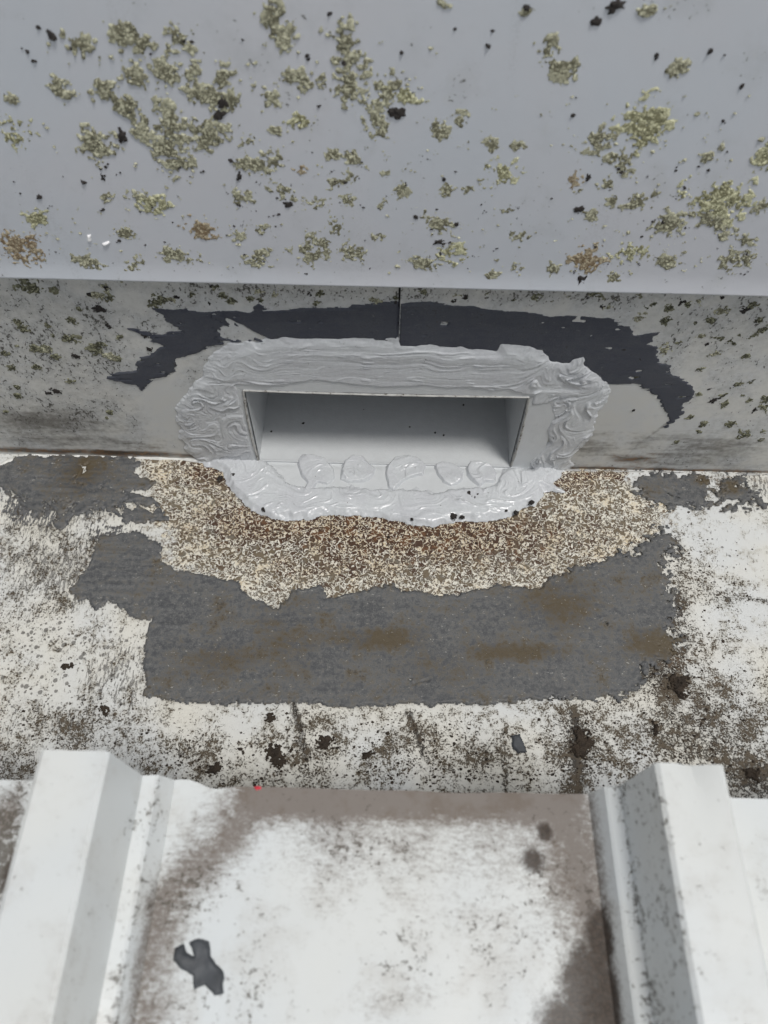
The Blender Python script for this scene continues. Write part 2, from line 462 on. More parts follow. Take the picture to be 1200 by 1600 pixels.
# ------------------------------------------------------------------ the gutter
gutter = thing('box_gutter', 'white box gutter with worn stained sole and tall back wall below the flashing', 'gutter', (0, 0.2, 0))
RUST = [(200,700),(208,735),(235,760),(215,800),(262,830),(250,855),(265,890),(300,900),(380,935),(440,960),(600,950),(860,930),(960,885),
        (1010,850),(1045,815),(1060,790),(1000,770),(985,735),(990,700)]
P_rust = poly(on_sole, RUST)
def sole_fields(U, W):
    a = on_sole
    return {
     'rust': sdf(U, W, P_rust),
     'dirt': 0.18 + sstep(0.31, 0.38, np.abs(U)) * (0.35 + 0.6 * fbm(U, W, 9, 3, 5) + 0.5 * sstep(0.2, 0.1, W)) + (0.35 + 0.9 * sstep(-0.25, 0.35, fbm(U, W, 110, 3, 13))) * trails(U, W, a, [([(456,1088),(468,1130),(478,1172)], 0.0013, 1.7),([(637,1112),(653,1150),(664,1184)], 0.0012, 1.3),([(898,1110),(902,1170),(905,1235)], 0.0028, 1.0),([(790,1140),(786,1190),(790,1235)], 0.0016, 0.9),([(1120,930),(1200,938)], 0.003, 1.0)]) + blobs(U, W, a, [(1100,1150,150,120,1.0),(1040,1050,70,60,1.15),(905,1170,60,75,1.1),(640,1170,110,55,0.75),(480,1160,90,70,0.75),
              (300,1180,110,45,0.65),(120,1140,130,60,0.6),(760,1180,90,50,0.7),(40,930,90,80,0.35),(90,870,120,60,0.45),(1120,930,60,25,0.75),
              (1150,760,60,30,0.5),(1080,900,60,90,0.5),(600,1250,700,40,0.45),(1070,960,30,70,0.9),(1185,1215,80,60,1.3),(0,1190,120,40,0.6)]) - blobs(U, W, a, [(1160,860,70,60,0.5),(1120,960,50,25,0.4),(1180,950,40,50,0.3),(420,1130,60,20,0.3),(90,1060,60,25,0.3)]),
     'brown': np.maximum(blobs(U, W, a, [(640,832,230,42,1.35),(420,815,110,45,0.95),(330,740,70,25,0.7),(880,750,60,20,0.6),(1050,1030,60,30,0.7),
              (430,1180,22,22,0.8),(1100,1060,60,25,0.5),(140,740,30,30,0.25),(1130,765,14,25,0.8),(540,880,150,30,0.5),(780,870,90,30,0.35)]),
              trails(U, W, a, [([(860,742),(1000,745),(1200,750)], 0.004, 0.75)])),
     'dots': blobs(U, W, a, [(60,1020,190,130,1.15),(120,930,150,80,0.95),(150,1090,130,80,0.7),(1100,880,80,90,0.7)]),
     'scratch': np.maximum(blobs(U, W, a, [(110,880,150,80,1.0),(190,1060,70,60,0.8),(100,1150,150,60,0.5),(80,800,120,50,1.1),(1180,760,60,30,0.9)]),
              trails(U, W, a, [([(455,1085),(466,1140),(478,1180)], 0.0035, 1.3),([(637,1110),(655,1150),(664,1185)], 0.003, 1.0)])),
     'bare': blobs(U, W, a, [(60,790,90,40,0.9),(140,770,120,40,0.75),(1045,860,40,50,0.7),(1050,940,30,60,0.8),(1060,1000,30,40,0.7),(170,830,60,30,0.7),
              (1010,1060,60,30,0.6),(810,1160,14,14,0.6)]),
    }
xs = axis(-1.3, 1.3, -0.36, 0.36, 0.002, 0.05)
def sole_h(U, W): return fbm(U, W, 9, 3, 3) * 0.0010 - 0.0010 * sstep(0.0, 0.02, WALL_Y - W)
sole = sheet('sole', xs, axis(0.0, WALL_Y + 0.001, 0.07, WALL_Y + 0.001, 0.002, 0.02), map_sole, SOLE, gutter, sole_fields, sole_h)

def wall_fields(U, W):
    a = on_wall
    return {
     'dirt': blobs(U, W, a, [(120,560,220,110,1.0),(60,640,160,50,1.0),(600,452,700,18,1.1),(1120,520,120,80,0.8),(1100,640,120,60,0.5),(180,620,80,50,1.0),(40,480,120,50,0.9)]),
     'brown': np.maximum(trails(U, W, a, [([(-40,702),(120,706),(310,712)], 0.006, 0.85),([(850,730),(950,733),(1040,735),(1240,741)], 0.0075, 0.85)]),
              blobs(U, W, a, [(990,716,60,14,0.8),(215,700,60,12,0.5)])),
     'smudge': np.maximum(blobs(U, W, a, [(60,660,150,30,1.0),(120,690,200,16,0.8),(920,695,70,25,0.9),(1100,700,130,30,0.9),(1010,690,60,22,0.7),(1090,720,160,14,0.7)]),
              trails(U, W, a, [([(1050,655),(1000,692),(975,715)], 0.0018, 0.8)])),
     'clean': blobs(U, W, a, [(960,640,70,50,1.0),(260,630,45,60,1.0),(1060,670,60,22,0.9),(360,500,40,18,0.6),(250,610,60,25,0.7)]),
    }
zs = np.unique(np.round(np.concatenate([np.arange(0, 0.2, 0.002), [OPZ0, OPZ1], np.arange(0.2, 0.30, 0.02)]), 6))
def wxs(a, b):
    l = xs[(xs > a + 0.0005) & (xs < b - 0.0005)]
    return np.unique(np.round(np.concatenate([[a, b], [o for o in (OPX0, OPX1) if a < o < b], l]), 6))
def opening(u, w): return (u > OPX0) & (u < OPX1) & (w > OPZ0) & (w < OPZ1)
def wall_h(U, W): return fbm(U, W, 8, 3, 5) * 0.0006
sheet('wall_panel', wxs(-1.3, SEAM_X - 0.0012), zs, map_wall, WALLM, gutter, wall_fields, wall_h, opening)
sheet('wall_panel', wxs(SEAM_X, 1.3), zs, map_wall, WALLM, gutter, wall_fields, lambda U, W: wall_h(U, W) + 0.0009 * sstep(0.016, 0.0, U - SEAM_X) + 0.0003, opening)
box('seam_gap_shade', SEAM_X - 0.015, SEAM_X + 0.015, WALL_Y + 0.0022, WALL_Y + 0.0034, OPZ1 + 0.004, 0.28, BLACK, gutter)  # black strip behind the seam, painting the shadow in the gap
box('front_wall', -1.3, 1.3, 0.018, 0.0195, -0.001, 0.148, GALV, gutter)

def bead(name, pts, rad, mat, parent, seed):
    """a squeezed bead along the corner between sole and wall"""
    rnd = np.random.default_rng(seed)
    P = []
    for (ax, ay), (bx, by) in zip(pts[:-1], pts[1:]):
        n = max(2, int(abs(bx - ax) / 0.0015))
        for t in np.linspace(0, 1, n, endpoint=False): P.append((ax + (bx - ax) * t, ay + (by - ay) * t))
    P = np.array(P); V, F = [], []
    k = 8
    for i, (x, y) in enumerate(P):
        r = rad * (0.75 + 0.9 * vnoise(np.array(x * 220.0), np.array(3.0 + seed), 2)) * min(1, i / 4 + 0.1, (len(P) - 1 - i) / 4 + 0.1)
        for j in range(k):
            a = math.pi * 2 * j / k
            V.append((x, y + math.cos(a) * r * 1.2, math.sin(a) * r - 0.0009))
    for i in range(len(P) - 1):
        for j in range(k):
            F.append((i * k + j, i * k + (j + 1) % k, (i + 1) * k + (j + 1) % k, (i + 1) * k + j))
    return mesh_obj(name, V, F, mat, parent)
bead('corner_bead', [on_sole(-30, 742), on_sole(0, 725), on_sole(30, 714), on_sole(60, 711), on_sole(200, 713), on_sole(335, 719)], 0.0015, BEADW, gutter, 1)
bead('corner_bead', [on_sole(860, 733), on_sole(1000, 737), on_sole(1240, 742)], 0.0009, BEADG, gutter, 2)

# ------------------------------------------------------------------ the outlet through the wall
outlet = thing('overflow_outlet', 'clean white rectangular overflow outlet set through the gutter back wall', 'outlet', (0, WALL_Y, 0))
DL = 0.19
def duct_panel(name, a, b, c, d, n=12, mat=None):
    """quad a-b-c-d subdivided, very slightly bowed"""
    a, b, c, d = map(np.array, (a, b, c, d)); V = []
    for i in range(n + 1):
        for j in range(n + 1):
            s, t = i / n, j / n
            V.append((a * (1 - s) + b * s) * (1 - t) + (d * (1 - s) + c * s) * t)
    return mesh_obj(name, np.array(V), grid_faces(n + 1, n + 1), mat or DUCT, outlet)
yf = WALL_Y - 0.0016; yb = WALL_Y + DL
ix0, ix1, iz0, iz1 = OPX0 + 0.0012, OPX1 - 0.0012, OPZ0, OPZ1 - 0.0012
duct_panel('floor_plate', (ix0, yf, iz0), (ix1, yf, iz0), (ix1, yb, iz0), (ix0, yb, iz0))
duct_panel('top_plate', (ix0, yf, iz1), (ix1, yf, iz1), (ix1, yb, iz1), (ix0, yb, iz1), 12, DUCTIN)
duct_panel('side_plate', (ix0, yf, iz0), (ix0, yf, iz1), (ix0, yb, iz1), (ix0, yb, iz0))
duct_panel('side_plate', (ix1, yf, iz0), (ix1, yf, iz1), (ix1, yb, iz1), (ix1, yb, iz0))
duct_panel('light_stop_plate', (ix0, yb, iz0), (ix1, yb, iz0), (ix1, yb, iz1), (ix0, yb, iz1), 2, DUCTIN)  # unseen end plate, added to keep light out of the duct
# flanges folded on to wall and sole
box('flange', OPX0 - 0.020, OPX1 + 0.020, WALL_Y - 0.0022, WALL_Y + 0.002, OPZ1, OPZ1 + 0.016, DUCT, outlet)
box('flange', OPX0 - 0.020, OPX0, WALL_Y - 0.0022, WALL_Y + 0.002, 0.0, OPZ1 - 0.0003, DUCT, outlet)
box('flange', OPX1, OPX1 + 0.022, WALL_Y - 0.0022, WALL_Y + 0.002, 0.0, OPZ1 - 0.0003, DUCT, outlet)
# the flange on the sole: a lip sloping down from the duct floor
us = np.linspace(OPX0 - 0.004, OPX1 + 0.004, 60); vs = np.linspace(WALL_Y - 0.036, yf, 14)
sheet('flange', us, vs, map_sole, DUCT, outlet, None, lambda U, W: 0.0030 - 0.0012 * sstep(yf, yf - 0.016, W) - 0.0013 * np.exp(-((W - yf + 0.0025) / 0.0014) ** 2) + 0.0003 * fbm(U, W, 40, 2, 4))
box('floor_lip', ix0, ix1, yf - 0.0014, yf + 0.0004, 0.0006, OPZ0 - 0.0004, DUCT, outlet)
# raw cut edges of the opening, chipped and rust-flecked
def cut_edge(x0, z0, x1, z1, w, seed):
    n = 70; V, F = [], []
    dx, dz = x1 - x0, z1 - z0; L = math.hypot(dx, dz); nx, nz = -dz / L, dx / L
    for i in range(n + 1):
        t = i / n; bow = 0.0012 * math.sin(t * math.pi)
        r = w * (0.7 + 0.8 * float(vnoise(np.array(t * 40.0), np.array(1.0 + seed), seed)))
        x, z = x0 + dx * t + nx * bow, z0 + dz * t + nz * bow
        for du, hh in ((-r, 0.0018), (-r * 0.4, 0.0032), (r * 0.4, 0.0033), (r, 0.0018)):
            V.append((x + nx * du, WALL_Y - hh, z + nz * du))
    for i in range(n):
        for j in range(3): F.append((i * 4 + j, i * 4 + j + 1, i * 4 + 5 + j, i * 4 + 4 + j))
    return mesh_obj('cut_edge', V, F, EDGE, outlet)
cut_edge(OPX0, OPZ0, OPX0, OPZ1, 0.0009, 1)
cut_edge(OPX1, OPZ1, OPX1, OPZ0, 0.0009, 2)
cut_edge(OPX1, OPZ1, OPX0, OPZ1, 0.0005, 3)

# ------------------------------------------------------------------ old dark sealant
DW = [(165,588),(213,578),(211,565),(226,557),(251,541),(237,531),(202,514),(237,520),(288,518),(267,507),(258,498),(240,482),(267,487),(290,484),
      (325,488),(389,487),(404,476),(412,484),(500,481),(560,478),(627,471),(700,474),(780,483),(867,490),(950,495),(980,503),(993,523),(1030,519),
      (1013,537),(1030,541),(1030,567),(1047,572),(1050,587),(1062,587),(1083,603),(1083,620),(1067,633),(1067,646),(1050,660),(1037,671),
      (1046,653),(1037,643),(1035,630),(1017,610),(987,601),(947,600),(900,590),(820,570),(620,550),(450,545),(396,533),(352,535),(325,543),(316,546),(278,560),
      (275,580),(258,586),(235,595),(221,610),(211,600),(182,597)]
NOTCH = [(358,503),(372,506),(402,522),(420,530),(352,533),(345,518)]
P_dw, P_notch = poly(on_wall, DW), poly(on_wall, NOTCH)
def f_dw(U, W):
    d = sdf(U, W, P_dw)
    st = fbm(U * 0.25 + W * 0.35, W * 1.6 - U * 0.15, 260, 3, 6) * 0.0030 * sstep(0.002, 0.006, np.abs(U - SEAM_X)) + fbm(U, W, 600, 2, 9) * 0.0006
    n = sdf(U, W, P_notch) + fbm(U * 0.6 + W * 0.8, (W * 0.6 - U) * 0.25, 420, 3, 2) * 0.006
    holes = fbm(U * 0.5, W * 1.4, 170, 4, 11) - 0.60
    scr = np.abs(fbm(U * 0.8 + W * 1.1, (U - W) * 0.06, 260, 2, 14))
    s2 = (scr - 0.018) * 0.02 + 0.0035 * sstep(0.02, 0.0, np.abs(U - on_wall(345, 515)[0])) * -1 + 0.0032
    d = np.minimum(d, np.abs(U - SEAM_X + 0.0006) * 1.5 - 0.0005)
    return np.minimum(np.minimum(d + st, -n), np.minimum(-holes * 0.01, np.where(U < -0.075, s2, 1)))
def h_dw(U, W, F):
    return 0.0009 + fbm(U * 0.15, W, 420, 3, 3) * 0.00012 + 0.0012 * sstep(-0.0002, 0.0006, U - SEAM_X) * sstep(0.03, 0.0, U - SEAM_X)
ow = crust('old_sealant', -0.24, 0.25, 0.04, 0.19, 0.0007, f_dw, h_dw, map_wall, OLDW, None, attrs=lambda U, W, F: {'tan': U * 0})
tag(ow, 'dark slate smear of old sealant arching over the outlet on the back wall', 'old sealant')

DS = [(108,925),(125,905),(140,880),(147,862),(158,840),(180,835),(215,832),(232,842),(252,850),(252,870),(244,874),(270,890),(310,898),(370,910),(390,932),(435,952),(460,925),(500,917),
      (508,936),(540,930),(575,922),(612,912),(625,925),(650,922),(690,932),(735,925),(785,915),(840,922),(860,905),(900,887),(950,875),(1000,862),(1015,840),
      (1035,830),(1055,845),(1035,880),(1050,930),(1055,950),(1040,980),(1058,1000),(1040,1030),(1010,1040),(990,1075),(950,1090),(850,1092),(750,1100),(600,1098),
      (545,1108),(510,1100),(450,1095),(380,1100),(300,1098),(225,1087),(228,1070),(225,1030),(230,995),(238,970),(200,962),(195,950),(170,940),(150,955),(135,940)]
UL = [(-60,728),(0,727),(30,715),(120,713),(200,714),(222,722),(205,740),(245,754),(235,762),(192,768),(240,780),(262,810),(215,818),(165,806),(120,802),(95,828),(50,800),(30,782),(0,772),(-60,790)]
UR = [(995,755),(1000,746),(1025,743),(1075,746),(1110,752),(1100,766),(1112,790),(1097,794),(1075,786),(1050,792),(1035,787),(1012,780),(995,772)]
UR2 = [(1128,752),(1150,750),(1165,772),(1188,785),(1160,791),(1140,785),(1130,790)]
def old_on_sole(name, pts, label, ragged, hole_t, seed, tans, scrapes=()):
    P = poly(on_sole, pts)
    sc_ = [(poly(on_sole, q)) for q in scrapes]
    def f(U, W):
        d = sdf(U, W, P) + fbm(U, W, 170, 4, seed) * ragged + fbm(U, W, 620, 2, seed + 3) * 0.0008
        d = d + ragged * (1.2 + 6.0 * sstep(0.10, 0.20, U)) * fbm(U, W, 240, 4, seed + 7, 0.7) * sstep(0.022, 0.0, d)
        ho = fbm((U + W) * 0.7, (W - U) * 1.2, 110, 5, seed + 5, 0.6) - hole_t
        d = np.minimum(d, -ho * 0.012)
        for q in sc_:
            d = np.minimum(d, -(sdf(U, W, q) + fbm(U + W, (W - U) * 0.3, 300, 3, seed + 2) * 0.009))
        return d
    def h(U, W, F): return 0.0007 + fbm(U * 0.12, W, 300, 3, seed + 1) * (0.0001 + 0.0005 * sstep(-0.10, -0.19, U)) + fbm(U, W, 90, 3, seed + 6) * 0.0003 + 0.0004 * sstep(0.003, 0.0, F)
    o = crust(name, P[:, 0].min() - 0.006, P[:, 0].max() + 0.006, P[:, 1].min() - 0.006, min(P[:, 1].max() + 0.006, WALL_Y - 0.0005), 0.0008, f, h, map_sole, OLDS,
              attrs=lambda U, W, F: {'tan': blobs(U, W, on_sole, tans)})
    o.location.z = 0.0006
    return tag(o, label, 'old sealant', 'grey old sealant on the gutter sole')
old_on_sole('old_sealant', DS, 'large dark grey slab of old sealant across the middle of the gutter sole', 0.0022, 0.62, 2,
    [(870,945,60,40,1),(590,1000,80,20,1),(800,1020,80,16,1),(450,1000,60,50,0.6),(340,1030,60,25,0.8),(430,975,30,10,0.8),(1030,1010,50,25,1.3),(690,1040,60,40,0.5)])
old_on_sole('old_sealant', UL, 'scraped grey patch of old sealant in the left corner beside the white bead', 0.003, 0.42, 4, [(130,740,40,30,1.2)],
    [[(60,790),(82,785),(85,815),(65,825)], [(110,820),(150,795),(190,805),(200,815)], [(190,790),(245,786),(240,797),(180,797)], [(0,760),(40,775),(30,800),(0,800)]])
old_on_sole('old_sealant', UR, 'smooth small slate patch of old sealant in the right corner by the wall', 0.0016, 0.55, 8, [(1100,752,20,8,1)],
    [[(1005,764),(1012,762),(1015,768),(1008,770)], [(1043,764),(1050,763),(1054,771),(1047,772)]])
old_on_sole('old_sealant', UR2, 'ragged little grey scrap of old sealant farthest right along the corner', 0.003, 0.42, 9, [(1150,760,20,14,1)])

# ------------------------------------------------------------------ fresh light grey sealant
fresh = thing('sealant', 'fresh light grey sealant smeared in ridges and swirls round the outlet', 'sealant', (0, WALL_Y, 0))
S_OUT = [(305,724),(285,700),(282,677),(278,632),(290,608),(314,587),(329,560),(350,545),(392,531),(428,525),(488,525),(560,527),(600,528),(639,533),(690,537),(735,542),(774,546),
         (783,534),(804,536),(849,546),(867,558),(888,561),(917,549),(918,566),(939,584),(948,608),(945,638),(930,668),(909,698),(900,716),(878,742),(840,760),(340,750)]
S_IN = [(373,600),(440,601),(488,593),(530,597),(600,604),(660,601),(699,605),(732,603),(768,610),(792,607),(824,619),(827,632),(855,629),(861,650),(849,668),(856,688),(822,719),(831,735),
        (800,760),(400,750),(406,716),(390,660),(376,606)]
S_SOLE = [(295,712),(317,724),(345,738),(350,758),(365,770),(389,791),(422,809),(470,815),(509,803),(560,803),(618,812),(651,824),(678,822),(720,816),(762,812),(798,808),(834,788),(849,770),
          (880,768),(862,755),(880,740),(890,715),(835,715),(828,731),(795,731),(780,740),(768,756),(726,761),(684,767),(654,761),(605,761),(575,762),(530,758),(515,761),(470,758),(452,752),
          (437,733),(408,717),(400,700)]
P_so, P_si, P_ss = poly(on_wall, S_OUT), poly(on_wall, S_IN), poly(on_sole, S_SOLE)

def swirl(U, W, vort):
    """turn the plane round each finger twirl"""
    x, y = U.copy(), W.copy()
    for cx, cy, r, ang in vort:
        d2 = ((x - cx) ** 2 + (y - cy) ** 2) / (r * r)
        a = ang * np.exp(-d2)
        ca, sa = np.cos(a), np.sin(a); dx, dy = x - cx, y - cy
        x, y = cx + ca * dx - sa * dy, cy + sa * dx + ca * dy
    return x, y
def drag(x, y, an, fr, seed, amp):
    """knife-drag relief: smooth skin with thin thrown-up ridges along x and faint striations"""
    h = fbm(x * an, y, fr * 0.7, 2, seed) * 0.75 * amp
    for k, (m_, wd, a) in enumerate(((0.8, 0.040, 1.2), (1.3, 0.045, 1.0), (2.1, 0.055, 0.7), (3.2, 0.07, 0.4))):
        n = fbm(x * an + 0.013 * k, y, fr * m_ * 0.75, 2, seed + 4 + k)
        on = sstep(0.0, 0.40, fbm(x, y, 60 * m_, 2, seed + 9 + k))
        h = h + amp * a * (np.exp(-(n / wd) ** 2) * on * 1.5 + 0.22 * np.tanh(n / (wd * 1.2)))
    return h + amp * 0.14 * fbm(x * 0.06, y, 900, 2, seed + 3)
rv = np.random.default_rng(4)
VW = [(0.118, 0.118, 0.011, 2.6), (0.136, 0.104, 0.012, -3.0), (0.105, 0.104, 0.010, 1.8), (0.142, 0.085, 0.010, 2.2), (0.120, 0.078, 0.009, -3.2), (0.135, 0.062, 0.011, 2.8),
      (0.122, 0.046, 0.010, -2.4), (0.130, 0.028, 0.011, 2.4), (0.112, 0.018, 0.010, -2.0), (0.122, 0.006, 0.009, 1.8), (0.148, 0.118, 0.008, 2.0), (0.098, 0.122, 0.009, -1.8),
      (-0.112, 0.104, 0.008, 1.4), (-0.09, 0.115, 0.012, 1.0), (0.03, 0.118, 0.012, 0.5), (-0.03, 0.10, 0.012, -0.4)]
VW += [(rv.uniform(-0.152, -0.103), rv.uniform(0.0, 0.09), rv.uniform(0.005, 0.010), rv.choice([-1, 1]) * rv.uniform(1.2, 3.0)) for _ in range(16)]
def h_wall_smear(U, W, F=None):
    x, y = swirl(U, W, VW)
    x = x + 0.0012 * fbm(U, W, 90, 2, 5); y = y + 0.0016 * fbm(U, W, 60, 3, 7)
    top = sstep(0.078, 0.096, W) * sstep(0.105, 0.075, U)
    left = sstep(-0.085, -0.105, U) * (1 - top * 0.7); right = np.clip(1 - top - left, 0, 1)
    a, b = x * 0.5 + y * 0.85, y * 0.6 - x * 0.8
    c, d = x * 0.8 + y * 0.5, y * 0.85 - x * 0.5
    return 0.0022 + top * drag(x, y, 0.07, 160, 1, 0.00040) + left * drag(a, b, 0.30, 185, 3, 0.00062) + right * drag(c, d, 0.24, 110, 6, 0.00098)
def f_fw(U, W):
    d = sdf(U, W, P_so) + fbm(U * 0.7, W, 70, 2, 8) * 0.0042 + fbm(U * 0.6 + W * 0.2, W, 260, 2, 10) * 0.0016
    i = sdf(U, W, P_si) + fbm(U * 0.5, W, 220, 3, 12) * 0.0010
    return np.minimum(np.minimum(d, -i), np.maximum(np.maximum(OPX0 - 0.0006 - U, U - OPX1 - 0.0006), W - OPZ1 - 0.0006))
crust('wall_smear', -0.16, 0.17, -0.004, 0.145, 0.0005, f_fw, lambda U, W, F: np.maximum(np.maximum(h_wall_smear(U, W) + 0.0008, 0.0012) * (0.20 + 0.80 * sstep(-0.001, 0.009, np.maximum(F, sdf(U, W, P_so)))), 0.0003), map_wall, FRESH, fresh, slope=1.0, sink=0.001)
VS = [(-0.115, 0.338, 0.012, 2.0), (-0.098, 0.328, 0.010, -1.6), (-0.085, 0.340, 0.009, 2.2), (-0.060, 0.325, 0.008, -2.0), (-0.03, 0.323, 0.009, 1.8), (0.0, 0.322, 0.009, -2.2), (0.015, 0.318, 0.008, 2.0),
      (0.04, 0.322, 0.009, -1.6), (0.07, 0.324, 0.009, 2.4), (0.09, 0.33, 0.012, 2.2), (0.11, 0.338, 0.011, -1.8), (0.125, 0.345, 0.009, 1.6), (-0.02, 0.304, 0.010, 0.9), (0.03, 0.302, 0.009, -0.8), (-0.07, 0.31, 0.010, 1.0)]
def h_sole_smear(U, W, F=None):
    x, y = swirl(U, W, VS)
    y = y + 0.0016 * fbm(U, W, 60, 3, 11) - 0.06 * x * x * 0
    return 0.0026 + drag(x, y, 0.16, 120, 5, 0.00066) + 0.0012 * sstep(0.315, 0.345, W) * (0.6 + fbm(U, W, 50, 2, 3))
def f_fs(U, W):
    return sdf(U, W, P_ss) + fbm(U, W, 75, 2, 15) * 0.0036 + fbm(U, W, 280, 2, 17) * 0.0014
crust('sole_smear', -0.16, 0.17, 0.285, WALL_Y + 0.001, 0.0005, f_fs, lambda U, W, F: np.maximum((h_sole_smear(U, W) + 0.0012) * (0.4 + 0.6 * sstep(-0.001, 0.006, F)), 0.0004), map_sole, FRESH, fresh, slope=0.8, sink=0.001)

def dab(pts, turn, seed):
    """one fingertip touch: a curl of sealant thrown up along one rim and scooped inside"""
    P = poly(on_sole, pts); c = P.mean(0); P = c + (P - c) * 1.22; ru = np.ptp(P[:, 0]) / 2; rv_ = np.ptp(P[:, 1]) / 2
    P = P - np.array([0, 0.0012])
    def f(U, W): return sdf(U, W, P) + fbm(U, W, 90, 2, seed) * 0.0018
    def h(U, W, F):
        dx, dy = (U - c[0]) / ru, (W - c[1]) / rv_
        th = np.arctan2(dy, dx); side = sstep(-0.2, 0.9, np.cos(th - turn))
        x, y = swirl(U, W, [(c[0] + 0.2 * ru, c[1] - 0.2 * rv_, ru * 0.7, 1.5 * (-1) ** seed)])
        rho = np.hypot(dx, dy)
        return 0.0030 + 0.0017 * np.sqrt(np.clip(1.15 - rho * rho, 0, 1)) + 0.0008 * side * np.exp(-((rho - 0.75) / 0.22) ** 2) - 0.0009 * np.exp(-((dx - 0.2) ** 2 + (dy + 0.1) ** 2) / 0.16) + drag(x, y, 0.30, 110, seed, 0.00055)
    return crust('sealant_dab', P[:, 0].min() - 0.004, P[:, 0].max() + 0.004, P[:, 1].min() - 0.004, min(P[:, 1].max() + 0.004, WALL_Y + 0.008), 0.0004, f, h, map_sole, FRESH, fresh, slope=1.6, sink=-0.0001)
dab([(466,722),(474,714),(492,715),(508,720),(519,734),(519,748),(508,757),(496,753),(488,764),(478,772),(470,768),(481,753),(473,745),(466,734)], 2.3, 1)
dab([(535,735),(539,722),(552,713),(567,715),(577,725),(588,733),(581,743),(566,751),(548,752),(537,747)], 2.6, 2)
dab([(604,748),(605,731),(615,719),(632,714),(649,718),(662,728),(657,744),(640,748),(629,753),(619,766),(609,760)], 2.2, 3)
dab([(679,728),(690,722),(706,725),(726,735),(719,749),(704,757),(692,753),(684,742)], 3.3, 4)
dab([(729,735),(735,725),(750,722),(766,727),(774,740),(771,754),(757,753),(750,760),(739,753),(731,744)], 2.6, 5)

# ------------------------------------------------------------------ lichens, mould, moss
def rosette(name, at, mp, px, py, rx, ry, mat, parent, seed, tall=0.0008, ragged=0.9, res=0.00045, fr=190):
    """a low ragged crust of lobes and granules spreading from a centre"""
    rnd = np.random.default_rng(seed)
    c = at(px, py); ru = max(abs(at(px + rx, py)[0] - c[0]), 0.0007); rv_ = max(abs(at(px, py + ry)[1] - c[1]), 0.0007)
    k = int(rnd.integers(0, 20)); ph = rnd.uniform(0, 50, 2); rot = rnd.normal() * 0.35
    us = np.arange(-ru * 1.7, ru * 1.7, res); vs = np.arange(-rv_ * 1.7, rv_ * 1.7, res)
    U, W = np.meshgrid(us, vs, indexing='ij')
    x = (U * math.cos(rot) + W * math.sin(rot)) / ru; y = (W * math.cos(rot) - U * math.sin(rot)) / rv_
    rho = np.hypot(x, y); th = np.arctan2(y, x)
    lobes = 0.16 * np.cos(th * rnd.integers(5, 9) + rnd.uniform(0, 6) + 2 * vnoise(rho * 3 + ph[0], th * 0, k)) * rho
    rag = fbm(U + ph[0], W + ph[1], min(fr, 1.6 / min(ru, rv_) + 60), 4, k, 0.68)
    lac = fbm(U + ph[1], W + ph[0], fr * 3.2, 2, k + 2)
    f = 0.50 - rho ** 1.5 + lobes + ragged * rag + 0.62 * lac
    f = np.where(rho > 1.6, -1, f)
    gran = fbm(U + ph[0], W, 760, 2, k + 5)
    H = np.where(f > 0, np.clip(f * 0.0035, 0, tall * 0.55) + tall * 0.45 * sstep(0, 0.25, f) * (0.6 + 1.2 * gran), np.clip(f * 0.0035, -0.0004, 0))
    H = np.where(f > 0, np.maximum(H, 0.00012), H)
    q = f > 0
    keep = q[:-1, :-1] | q[1:, :-1] | q[1:, 1:] | q[:-1, 1:]
    if not keep.any(): return None
    F = grid_faces(len(us), len(vs), keep)
    V, F, A = compact(mp(U + c[0], W + c[1], H).reshape(-1, 3), F, {'core': np.exp(-rho ** 2 * 2.5)})
    return mesh_obj(name, V, np.ascontiguousarray(F), mat, parent, True, A)

for i, (px, py, r) in enumerate([(732,772,5),(738,778,5),(745,774,3),(708,806,7),(722,808,4),(644,812,4),(828,786,6),(806,802,5),(412,797,4),(366,742,4),(345,748,6),(790,800,3)]):
    rosette('dirt_crumb', on_sole, lambda u, v, h: map_sole(u, v, h + 0.0036), px, py + 3, r, r, BLACK, fresh, 700 + i, tall=0.0014, ragged=0.5)
def on_duct(px, py):
    p = hit(px, py, (0, 0, 1), OPZ0); return p[0], p[1]
for i, (px, py, r) in enumerate([(473,662,2.6),(640,668,2.4),(568,640,1.8),(724,633,2),(680,676,1.8),(693,680,1.5),(424,674,1.8)]):
    rosette('dirt_speck', on_duct, lambda u, v, h: map_sole(u, v, h + OPZ0 + 0.0002), px, py, r, r, BLACK, outlet, 740 + i, tall=0.0008, ragged=0.4)
flashing = thing('wall_flashing', 'pale blue grey steel flashing speckled with green lichen above the gutter', 'flashing', (0, FL_Y, FL_Z))
fz = np.unique(np.concatenate([np.arange(FL_Z, 0.47, 0.006), [0.47]]))
def fl_h(U, W): return fbm(U, W, 5, 3, 2) * 0.0012 + 0.0016 * np.exp(-((W - FL_Z) / 0.004) ** 2)
sheet('face', axis(-1.3, 1.3, -0.3, 0.3, 0.006, 0.05), fz, map_flash, FLASHM, flashing, None, fl_h)
